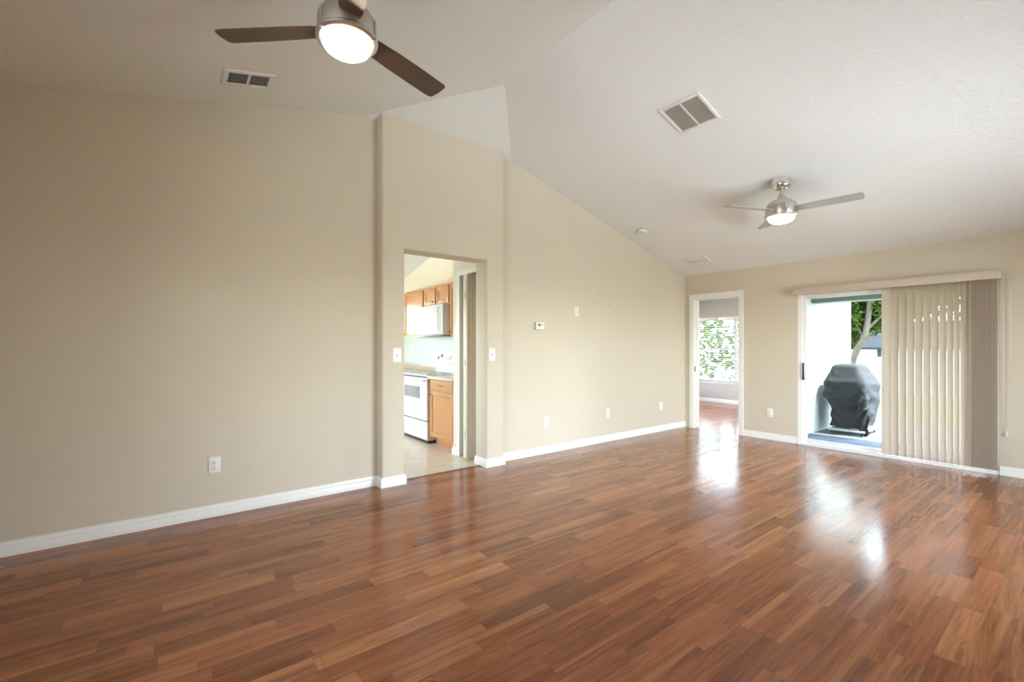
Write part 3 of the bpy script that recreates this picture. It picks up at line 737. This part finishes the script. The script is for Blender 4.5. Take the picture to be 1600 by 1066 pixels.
plate(B(), .062, .118).out('cover_plate', M['plastic'], cp)
q = B(); q.lathe([(.006, 0), (.006, .004), (.0045, .004), (.0045, .010)], 12); q.xf(Matrix.Translation((0, -.006, 0)) @ Matrix.Rotation(R(90), 4, 'X')); q.out('jack', M['shelf_grey'], cp)
# thermostat
th = thing('thermostat', 'small white thermostat with grey display on the left wall', 'thermostat', (3.565, YF, 1.551))
B().box(-.070, .070, -.010, .0005, -.050, .050, .004).out('base', M['tan_side'], th)
B().box(-.064, .064, -.036, -.010, -.045, .045, .010, 4).out('housing', M['plastic'], th)
B().box(-.040, .006, -.0375, -.0355, -.002, .024, .001).out('display', M['shade_grey'], th, label='dark display')
q = B()
for z in (.018, .002): q.box(.022, .042, -.0385, -.0355, z - .005, z + .005, .002)
q.out('buttons', M['tan_side'], th)
B().box(-.045, .045, -.0375, -.0355, -.034, -.022, .001).out('lower_door', M['white_metal'], th)
# wall anchors left from a television mount: 3 x 2
an = None
names = [['upper wall anchor nearest the thermostat, from a removed bracket', 'upper wall anchor in the middle of its row of three', 'upper wall anchor nearest the bedroom, from a removed bracket'],
         ['lower wall anchor nearest the thermostat, from a removed bracket', 'lower wall anchor in the middle of its row of three', 'lower wall anchor nearest the bedroom, from a removed bracket']]
for r_, z in enumerate((2.034, 1.888)):
    for k, x in enumerate((4.656, 4.852, 5.056)):
        if an is None:
            an = thing('wall_anchor', '', 'wall anchor', (x, YF, z - .004 * k), group='wall anchors of a removed bracket')
            q = B(); q.lathe([(.009, 0), (.009, .0016), (.0075, .0026)], 14); q.xf(Matrix.Rotation(R(90), 4, 'X')); q.out('collar', M['tan_side'], an)
            q = B(); q.lathe([(.0055, .0022), (.0055, .0032)], 12); q.xf(Matrix.Rotation(R(90), 4, 'X')); q.out('screw_hole', M['slot'], an)
            an['label'] = names[r_][k]
        else: dup(an, (x, YF, z - .004 * k), None, names[r_][k])

# ------------------------------------------------------------------ ceiling fittings (local: ceiling at z 0, facing -z)
TN, TF = -math.atan(.222), math.atan(.277)
def on_near(x, y): return (x, y, z_near(x)), (0, TN, 0)
def on_far(x, y): return (x, y, z_far(x)), (0, TF, 0)
def frame_ring(b, hx, hy, w, z0, z1, bv=.003):
    b.box(-hx, hx, -hy, -hy + w, z0, z1, bv); b.box(-hx, hx, hy - w, hy, z0, z1, bv)
    b.box(-hx, -hx + w, -hy + w - .004, hy - w + .004, z0, z1, bv); b.box(hx - w, hx, -hy + w - .004, hy - w + .004, z0, z1, bv); return b
l, r_ = on_near(.468, 3.70)
v = thing('supply_register', 'white supply register with two louvre banks above the near wall', 'air vent', l, r_)
frame_ring(B(), .158, .108, .030, -.010, .001).box(-.008, .008, -.085, .085, -.009, .0).out('frame', M['white_metal'], v)
B().box(-.140, .140, -.090, .090, -.0015, -.0005).out('duct_opening', M['vent_dark'], v, label='dark duct opening')
for bank, (x0, x1) in enumerate(((-.127, -.009), (.009, .127))):
    for k in range(7):
        y = -.066 + k * .022
        q = B(); q.box(x0, x1, -.009, .009, -.0006, .0006); q.xf(Matrix.Translation((0, y, -.006)) @ Matrix.Rotation(R(28), 4, 'X')); q.out('louvre', M['white_metal'], v)
q = B(); q.tube([(-.141, .030, -.010), (-.141, .030, -.022), (-.141, -.010, -.022)], .002, 6); q.out('damper_lever', M['tan_side'], v)
l, r_ = on_far(3.585, 2.155)
v = thing('return_grille', 'square white return air grille between the two ceiling fans', 'air vent', l, r_)
frame_ring(B(), .186, .184, .026, -.012, .001).box(-.165, .165, -.006, .006, -.011, .0).out('frame', M['white_metal'], v)
B().box(-.172, .172, -.172, .172, -.0015, -.0005).out('filter', M['vent_brown'], v, label='dusty brown filter')
for (y0, y1) in ((-.160, -.005), (.005, .160)):
    for k in range(15):
        x = -.150 + k * .0214
        q = B(); q.box(-.009, .009, y0, y1, -.0006, .0006); q.xf(Matrix.Translation((x, 0, -.006)) @ Matrix.Rotation(R(-35), 4, 'Y')); q.out('louvre', M['white_metal'], v)
l, r_ = on_far(6.255, 3.618)
v = thing('ceiling_diffuser', 'flat white ceiling diffuser close to the bedroom door corner', 'air vent', l, r_)
frame_ring(B(), .172, .172, .022, -.011, .001).out('frame', M['white_metal'], v)
for k in range(2):
    x = -.078 + k * .156
    B().box(x - .072, x + .072, -.148, .148, -.009, -.004, .002).out('blade', M['white_metal'], v)
B().box(-.15, .15, -.15, .15, -.0015, -.0005).out('duct_opening', M['vent_dark'], v)
l, r_ = on_far(5.142, 3.78)
v = thing('smoke_detector', 'round white smoke detector on the ceiling near the left wall', 'smoke detector', l, r_)
B().lathe([(.070, 0), (.070, -.008), (.066, -.010)], 36).out('base', M['tan_side'], v)
B().lathe([(.064, -.0102), (.063, -.024), (.055, -.034), (.030, -.037), (.008, -.0375)], 36).out('cover', M['plastic'], v)
B().lathe([(.005, -.0376), (.005, -.040)], 10, (.02, .01)).out('test_button', M['tan_side'], v)

# ------------------------------------------------------------------ ceiling fans
def blade_mesh(b, ang):
    # outline in (radial, across); slanted tip, root narrower
    edge_a = [(.125, -.046), (.16, -.056), (.30, -.064), (.45, -.067), (.60, -.066), (.640, -.0655), (.652, -.060), (.657, -.050)]
    edge_b = [(.661, .000), (.655, .050), (.648, .061), (.632, .067), (.590, .068), (.45, .066), (.30, .062), (.16, .054), (.125, .044)]
    out = edge_a + edge_b; n = len(out)
    st = len(b.v)
    pts = [(x, y, .003) for x, y in out] + [(x, y, -.003) for x, y in out]
    b.add(pts, [tuple(range(n)), tuple(range(n, 2 * n))[::-1]] + [(i, (i + 1) % n, n + (i + 1) % n, n + i) for i in range(n)])
    b.xf(Matrix.Rotation(ang, 4, 'Z') @ Matrix.Rotation(R(-11), 4, 'X'), st); return b
def fan(loc, slope, drop, ang, blade_m, lamp_m, label, group):
    """loc: canopy point on the ceiling; drop: ceiling to blade plane"""
    t = thing('ceiling_fan', label, 'ceiling fan', loc, (0, 0, 0), group)
    q = B(); q.lathe([(.086, .03), (.088, -.030), (.088, -.052), (.080, -.070), (.055, -.086), (.030, -.092), (.022, -.094)], 40); q.out('canopy', M['chrome'], t)
    B().lathe([(.0125, -.085), (.0125, -drop + .14)], 16).out('downrod', M['nickel'], t)
    zb = -drop
    B().lathe([(.020, zb + .165), (.026, zb + .160), (.034, zb + .130), (.048, zb + .112)], 28).out('coupling', M['nickel'], t)
    hs = B(); hs.lathe([(.046, zb + .112), (.072, zb + .108), (.077, zb + .097), (.098, zb + .094), (.103, zb + .080), (.121, zb + .075), (.126, zb + .055), (.138, zb + .046), (.141, zb - .040), (.138, zb - .046)], 56)
    ho = hs.out('motor_housing', M['nickel'], t)
    B().lathe([(.130, zb - .038), (.146, zb - .040), (.149, zb - .046), (.147, zb - .055), (.132, zb - .063), (.117, zb - .061)], 56).out('trim_ring', M['nickel'], t)
    for k in range(3):
        a = ang + R(60) + k * 2 * math.pi / 3
        q = B(); q.box(.139, .149, -.006, .006, zb - .056, zb + .040, .002); q.box(.130, .151, -.007, .007, zb - .064, zb - .050, .002); q.xf(Matrix.Rotation(a, 4, 'Z')); q.out('clip', M['chrome'], ho)
        b_ = B(); blade_mesh(b_, ang + k * 2 * math.pi / 3); b_.v = [Vector((p.x, p.y, p.z + zb)) for p in b_.v]; bo = b_.out('blade', blade_m, t, 30)
    bowl = [(.118, zb - .056), (.119, zb - .066), (.117, zb - .078), (.107, zb - .094), (.090, zb - .107), (.066, zb - .117), (.038, zb - .123), (.010, zb - .125)]
    B().lathe(bowl, 48).out('lamp_bowl', lamp_m, t, 60)
    return t
fx, fy = .718, 2.287
fan((fx, fy, z_near(fx)), 0, z_near(fx) - 2.880, R(18.54), M['walnut'], M['lamp_warm'], 'brushed nickel ceiling fan with dark walnut blades above the foreground, lamp lit', None)
fx, fy = 4.870, 1.935
fan((fx, fy, z_far(fx)), 0, z_far(fx) - 2.655, R(36.9), M['silver'], M['lamp_white'], 'ceiling fan with silver grey blades near the sliding door, lamp lit', None)

# ------------------------------------------------------------------ vertical blind at the sliding door
vb = thing('vertical_blind', 'beige vertical blind drawn half open across the sliding glass door', 'blind', (6.66, 1.545, 2.07)); O = vb.location
vl = B(O); vl.box(6.614, 6.622, .597, 2.493, 1.985, 2.072, .002); vl.box(6.622, XB - .001, .597, .604, 1.985, 2.072, .001); vl.box(6.622, XB - .001, 2.486, 2.493, 1.985, 2.072, .001); vl.box(6.620, XB - .001, .600, 2.490, 2.064, 2.070)
vl.out('valance', M['valance'], vb)
B(O).box(6.634, 6.672, .612, 2.478, 2.016, 2.052, .003).out('headrail', M['white_metal'], vb)
edges = [1.553, 1.469, 1.397, 1.328, 1.259, 1.19, 1.124, 1.06, 0.999, 0.944, 0.896, 0.849, 0.809, 0.784, 0.760, 0.738, 0.722, 0.707, 0.692, 0.676, 0.662, 0.650, 0.638]
vane = None
for i, ye in enumerate(edges):
    yr = edges[i + 1] if i + 1 < len(edges) else .624
    ang = R(6) if i == 0 else (min(R(54), math.acos(min(.9, (ye - yr) * .94 / .089)) - math.atan(ye / 6.65)) if i < 12 else R(26))
    # build each vane as a shallow S-curved strip, turned so its left edge sits nearer the glass
    q = B(O); n = 8; w = .089
    prof = []
    for k in range(n + 1):
        u = -w / 2 + w * k / n; prof.append((u, .0035 * math.cos(math.pi * u / w)))
    vs_ = []; z0, z1 = .052, 2.018
    for z in (z0, z1):
        for side in (.0004, -.0004):
            for u, h in prof: vs_.append((h + side, u, z))
    m1 = n + 1; fs_ = []
    for k in range(n):
        fs_ += [(k, k + 1, 2 * m1 + k + 1, 2 * m1 + k), (m1 + k + 1, m1 + k, 3 * m1 + k, 3 * m1 + k + 1), (k, m1 + k, m1 + k + 1, k + 1), (2 * m1 + k, 2 * m1 + k + 1, 3 * m1 + k + 1, 3 * m1 + k)]
    fs_ += [(0, 2 * m1, 3 * m1, m1), (n, m1 + n, 3 * m1 + n, 2 * m1 + n)]
    q.add(vs_, fs_)
    cyy = yr + math.cos(ang) * w / 2
    q.xf(Matrix.Translation((6.653, cyy, 0)) @ Matrix.Rotation(-ang, 4, 'Z'))
    q.out('vane', M['vane'], vb, 40)
ch = B(O)
ch.tube([(6.69, .592, 2.02), (6.692, .590, 1.4), (6.695, .584, .70), (6.697, .574, .44), (6.697, .566, .43), (6.696, .556, .47), (6.694, .545, .70), (6.692, .540, 1.4), (6.69, .540, 2.02)], .0016, 6)
ch.out('pull_chain', M['cord'], vb)
q = B(O); q.lathe([(.004, .445), (.008, .436), (.009, .405), (.006, .398)], 12, (6.697, .570)); q.out('chain_weight', M['plastic'], vb)

# ------------------------------------------------------------------ outside: lanai, patio, grill, garden
GZ = -.11
struct(B().box(XO, 10.6, -3.5, 2.876, GZ - .1, GZ).out('patio_slab', M['concrete'], smooth=0))
struct(B().box(XO - .001, 10.30, 2.876, BYR, GZ - .2, 2.60).out('wall_lanai_left', M['stucco'], smooth=0))
struct(B().box(XO, XO + .02, SY1, 2.876, GZ, 2.6).box(XO, XO + .02, -3.5, SY0, GZ, 2.6).box(XO, XO + .02, SY0, SY1, SZ, 2.6).out('wall_lanai_house', M['stucco'], smooth=0))
struct(B().box(8.39, 8.69, -3.5, 2.874, 2.015, 2.46, .004).out('trim_lanai_beam', M['beam'], smooth=20))
struct(B().box(XO - .05, 8.9, -3.6, 2.876, 2.46, 2.60).out('ceiling_lanai', M['trim'], smooth=0))
# roof eave of the bedroom wing over the lanai wall
struct(B().box(8.9, 10.9, 2.60, 3.2, 2.40, 2.52).box(BX - .2, 10.9, 3.2, 7.4, 2.56, 2.66).out('trim_eave', M['vinyl'], smooth=0))
struct(B().box(BX + .15, BX + .17, WY1, 7.2, -.4, 2.56).box(BX + .15, BX + .17, BYR, WY0, -.4, 2.56).box(BX + .15, BX + .17, WY0, WY1, -.4, WZ0).box(BX + .15, BX + .17, WY0, WY1, WZ1, 2.56).out('wall_bedroom_outer', M['stucco'], smooth=0))
lawn = B(); lawn.add([(-30, -30, -.25), (60, -30, -.25), (60, 40, -.25), (-30, 40, -.25), (-30, -30, -.4), (60, -30, -.4), (60, 40, -.4), (-30, 40, -.4)], [(0, 1, 2, 3), (7, 6, 5, 4), (0, 4, 5, 1), (1, 5, 6, 2), (2, 6, 7, 3), (3, 7, 4, 0)])
lo = lawn.out('lawn', M['grass'], smooth=0); lo['kind'] = 'structure'

struct(B().box(-14, X_REAR - .15, -8, 12, -.24, -.14).box(X_REAR - .15, KX0 - .1, YK + .01, 12, -.24, -.14).box(X_REAR - .15, XO, -9, Y_RIGHT - .15, -.24, -.14).box(KX0 - .1, 13, 7.92, 12, -.24, -.14).out('bounce_paving', simple('pale driveway concrete', (0.66, 0.66, 0.65), 0.85, var=0.1), smooth=0))  # pale unseen paving added to bounce neutral light indoors instead of lawn green
# covered grill on the patio
gl = thing('barbecue_grill', 'barbecue grill under a wrinkled dark grey cover on the patio', 'grill', (9.0, 2.5, GZ)); O = gl.location
rings = [  # z, x0, x1, y0, y1
    (.005, 8.66, 9.33, 2.262, 2.700), (.06, 8.655, 9.35, 2.255, 2.705), (.16, 8.65, 9.38, 2.24, 2.71), (.28, 8.65, 9.40, 2.22, 2.715), (.36, 8.64, 9.41, 2.21, 2.735),
    (.42, 8.61, 9.43, 2.205, 2.775), (.50, 8.60, 9.45, 2.20, 2.795), (.60, 8.595, 9.455, 2.20, 2.80), (.70, 8.60, 9.45, 2.21, 2.80), (.74, 8.61, 9.44, 2.225, 2.795),
    (.80, 8.65, 9.40, 2.255, 2.775), (.90, 8.70, 9.34, 2.31, 2.735), (.975, 8.735, 9.30, 2.345, 2.715), (1.005, 8.77, 9.27, 2.38, 2.69), (1.018, 8.86, 9.18, 2.45, 2.63)]
def ring_at(t):
    zs = [r[0] for r in rings]
    for i in range(len(rings) - 1):
        if t <= zs[i + 1]:
            u = (t - zs[i]) / (zs[i + 1] - zs[i]); return [a + (b - a) * u for a, b in zip(rings[i], rings[i + 1])]
    return list(rings[-1])
NV, NU = 84, 160
gv, gf = [], []
for i in range(NV + 1):
    z = .005 + (1.018 - .005) * i / NV
    _, x0, x1, y0, y1 = ring_at(z)
    cx_, cy_ = (x0 + x1) / 2, (y0 + y1) / 2
    for k in range(NU):
        a = 2 * math.pi * k / NU; ca, sa = math.cos(a), math.sin(a); e = .27
        ux = math.copysign(abs(ca) ** e, ca); uy = math.copysign(abs(sa) ** e, sa)
        px, py = cx_ + ux * (x1 - x0) / 2, cy_ + uy * (y1 - y0) / 2
        P = Vector((px, py, z))
        amp = .026 * max(0, min(1, (.78 - z) / .25)) + .004
        # long diagonal drapes gathered near the middle of the front
        s1 = (py - 2.50) * 1.0; fold = math.sin((s1 * 1.9 + (z - .33) * (1.0 if py < 2.52 else -1.3)) * 26 + 1.2 * math.sin(px * 9))
        fold2 = mnoise.noise(Vector((px * 7, py * 9 + z * 5, z * 6)))
        fold3 = mnoise.noise(Vector((px * 18, py * 18, z * 20 + 4)))
        dsp = amp * (.55 * fold + .9 * fold2) + amp * .3 * fold3
        nrm = Vector((ux, uy, 0)); nrm.normalize()
        P += nrm * dsp
        if z < .30:  # hem hanging lower towards the open corner
            P.z = z + .03 * mnoise.noise(Vector((px * 4, py * 6, 3.0))) * (1 - z / .30)
        gv.append(P)
for i in range(NV):
    for k in range(NU): gf.append((i * NU + k, i * NU + (k + 1) % NU, (i + 1) * NU + (k + 1) % NU, (i + 1) * NU + k))
gf.append(tuple(NV * NU + k for k in range(NU)))
cv = B(O); cv.add(gv, gf); cvo = cv.out('cover', M['cover'], gl, 60)
tl = B(O)   # loose corner of the cover hanging to the ground
tv, tf = [], []
for i in range(15):
    z = .34 - (.34 + .075) * i / 14
    for k in range(9):
        u = k / 8; tv.append((8.635 - .02 * math.sin(u * 9 + i * .5) + .02 * u, 2.315 - .13 * u + .012 * math.sin(i * .9 + u * 5), z + .03 * math.sin(u * 7)))
for i in range(14):
    for k in range(8): tf.append((i * 9 + k, i * 9 + k + 1, (i + 1) * 9 + k + 1, (i + 1) * 9 + k))
n0 = len(tv); tv2 = [(x + .004, y, z) for x, y, z in tv]; tf2 = [tuple(j + n0 for j in f_)[::-1] for f_ in tf]
tl.add(tv + tv2, tf + tf2); tl.out('loose_corner', M['cover'], cvo, 60)
B(O).box(8.60, 9.36, 2.225, 2.715, -.052, -.022, .006).out('bottom_shelf', M['shelf_grey'], gl, label='light grey bottom shelf')
for x, y in ((8.66, 2.27), (8.66, 2.67), (9.30, 2.27), (9.30, 2.67)):
    q = B(O); q.lathe([(.020, -.011), (.027, -.008), (.027, .008), (.020, .011)], 18); q.xf(Matrix.Translation((x, y, GZ + .0275)) @ Matrix.Rotation(R(90), 4, 'X'))
    q.box(x - .012, x + .012, y - .016, y + .016, -.062, -.050); q.out('caster', M['rubber'], gl)

# garden: fence, shed, trees
fn = thing('picket_fence', 'low white vinyl fence along the end of the lawn', 'fence', (18, 4, -.25)); O = fn.location
pn = B(O)
y = -8.0
while y < 16:
    pn.box(17.98, 18.0, y, y + .145, -.17, .93); y += .15
pn.box(17.96, 18.02, -8, 16, .90, .97, .01); pn.box(17.96, 18.02, -8, 16, -.2, -.1, .01); pn.out('panel', M['vinyl'], fn)
for k in range(13): B(O).box(17.93, 18.05, -8 + 2 * k - .06, -8 + 2 * k + .06, -.26, 1.02, .01).out('post', M['vinyl'], fn)
sh = thing('garden_shed', 'small building with a dark roof behind the white fence', 'shed', (21, 4.2, -.25)); O = sh.location
B(O).box(20.2, 22.4, 2.6, 5.9, -.26, 1.22).out('wall', M['vinyl'], sh)
q = B(O); q.prism([(19.9, 1.20), (19.9, 1.28), (21.0, 2.20), (21.6, 2.20), (22.7, 1.28), (22.7, 1.20)], 2.3, 6.2, 'y'); q.out('roof', M['roof'], sh)
B(O).box(20.05, 20.15, 4.72, 4.82, -.26, 1.2).out('post', M['dark_teal'], sh)
def tree(loc, trunk, blobs, n, label, size=.11):
    t = thing('garden_tree', label, 'tree', loc, group='garden trees'); O = Vector(loc)
    b = B(O)
    for pts, rads in trunk: b.tube(pts, rads, 10)
    b.out('trunk', M['bark'], t)
    q = B(O); tot = sum(r ** 2.2 for *_, r in blobs)
    for (cx_, cy_, cz, r) in blobs:
        for _ in range(int(n * r ** 2.2 / tot)):
            d_ = Vector((random.gauss(0, 1), random.gauss(0, 1), random.gauss(0, .8))); d_.normalize(); d_ *= r * random.random() ** .45
            P = Vector((cx_, cy_, cz)) + d_; s_ = size * random.uniform(.6, 1.4)
            u = Vector((random.gauss(0, 1), random.gauss(0, 1), random.gauss(0, .6))).normalized(); w_ = u.cross(Vector((random.gauss(0, 1), random.gauss(0, 1), random.gauss(0, 1)))).normalized()
            nn = u.cross(w_) * s_ * .12
            q.add([P - u * s_, P + w_ * s_ * .42 + nn, P + u * s_, P - w_ * s_ * .42 + nn], [(0, 1, 2), (0, 2, 3)])
    q.out('foliage', M['leaf'], t, 0); return t
tree((15.2, 4.35, -.25), [([(15.2, 4.5, -.3), (15.15, 4.25, .75), (15.0, 4.03, 1.25), (15.0, 3.86, 1.6), (15.0, 3.80, 2.05), (14.95, 3.72, 2.7), (14.9, 3.6, 3.5)], [.16, .12, .085, .075, .07, .06, .04]),
                          ([(15.0, 3.9, 1.5), (15.1, 4.2, 2.2), (15.2, 4.6, 3.0)], [.05, .04, .02]), ([(15.0, 3.84, 1.75), (15.2, 3.5, 2.2), (15.3, 3.0, 2.8)], [.045, .035, .02])],
     [(15.3, 4.75, 2.2, 1.0), (15.4, 4.35, 1.75, .5), (15.5, 3.5, 2.15, .5), (15.2, 4.0, 3.0, 1.0), (15.6, 3.2, 3.1, 1.0), (15.5, 5.4, 2.6, .95), (15.4, 4.7, 1.55, .45), (15.6, 2.6, 2.7, .8), (16.2, 4.2, 2.3, .8), (16.0, 3.4, 2.7, .9)], 9500, 'leafy green tree with pale leaning trunk seen over the covered grill', .10)
tree((14.8, 9.4, -.25), [([(14.8, 9.4, -.3), (14.8, 9.3, 1.2), (14.9, 9.2, 2.6)], [.14, .10, .06])],
     [(14.8, 8.9, 2.3, 1.3), (14.6, 7.6, 1.9, 1.05), (14.7, 7.6, .9, .8), (14.8, 8.8, .8, .8), (14.9, 10.2, 2.0, 1.1)], 1300, 'pale green tree outside the bedroom window blind', .12)
tree((24.0, 7.0, -.25), [([(24.0, 7.0, -.3), (24.0, 7.0, 2.2), (24.1, 7.0, 4.0)], [.2, .16, .1])],
     [(24, 7.5, 4.2, 2.4), (24, 5.0, 4.0, 2.0), (24.3, 9.5, 3.6, 2.0)], 5000, 'tall background tree rising behind the dark roofed building', .17)
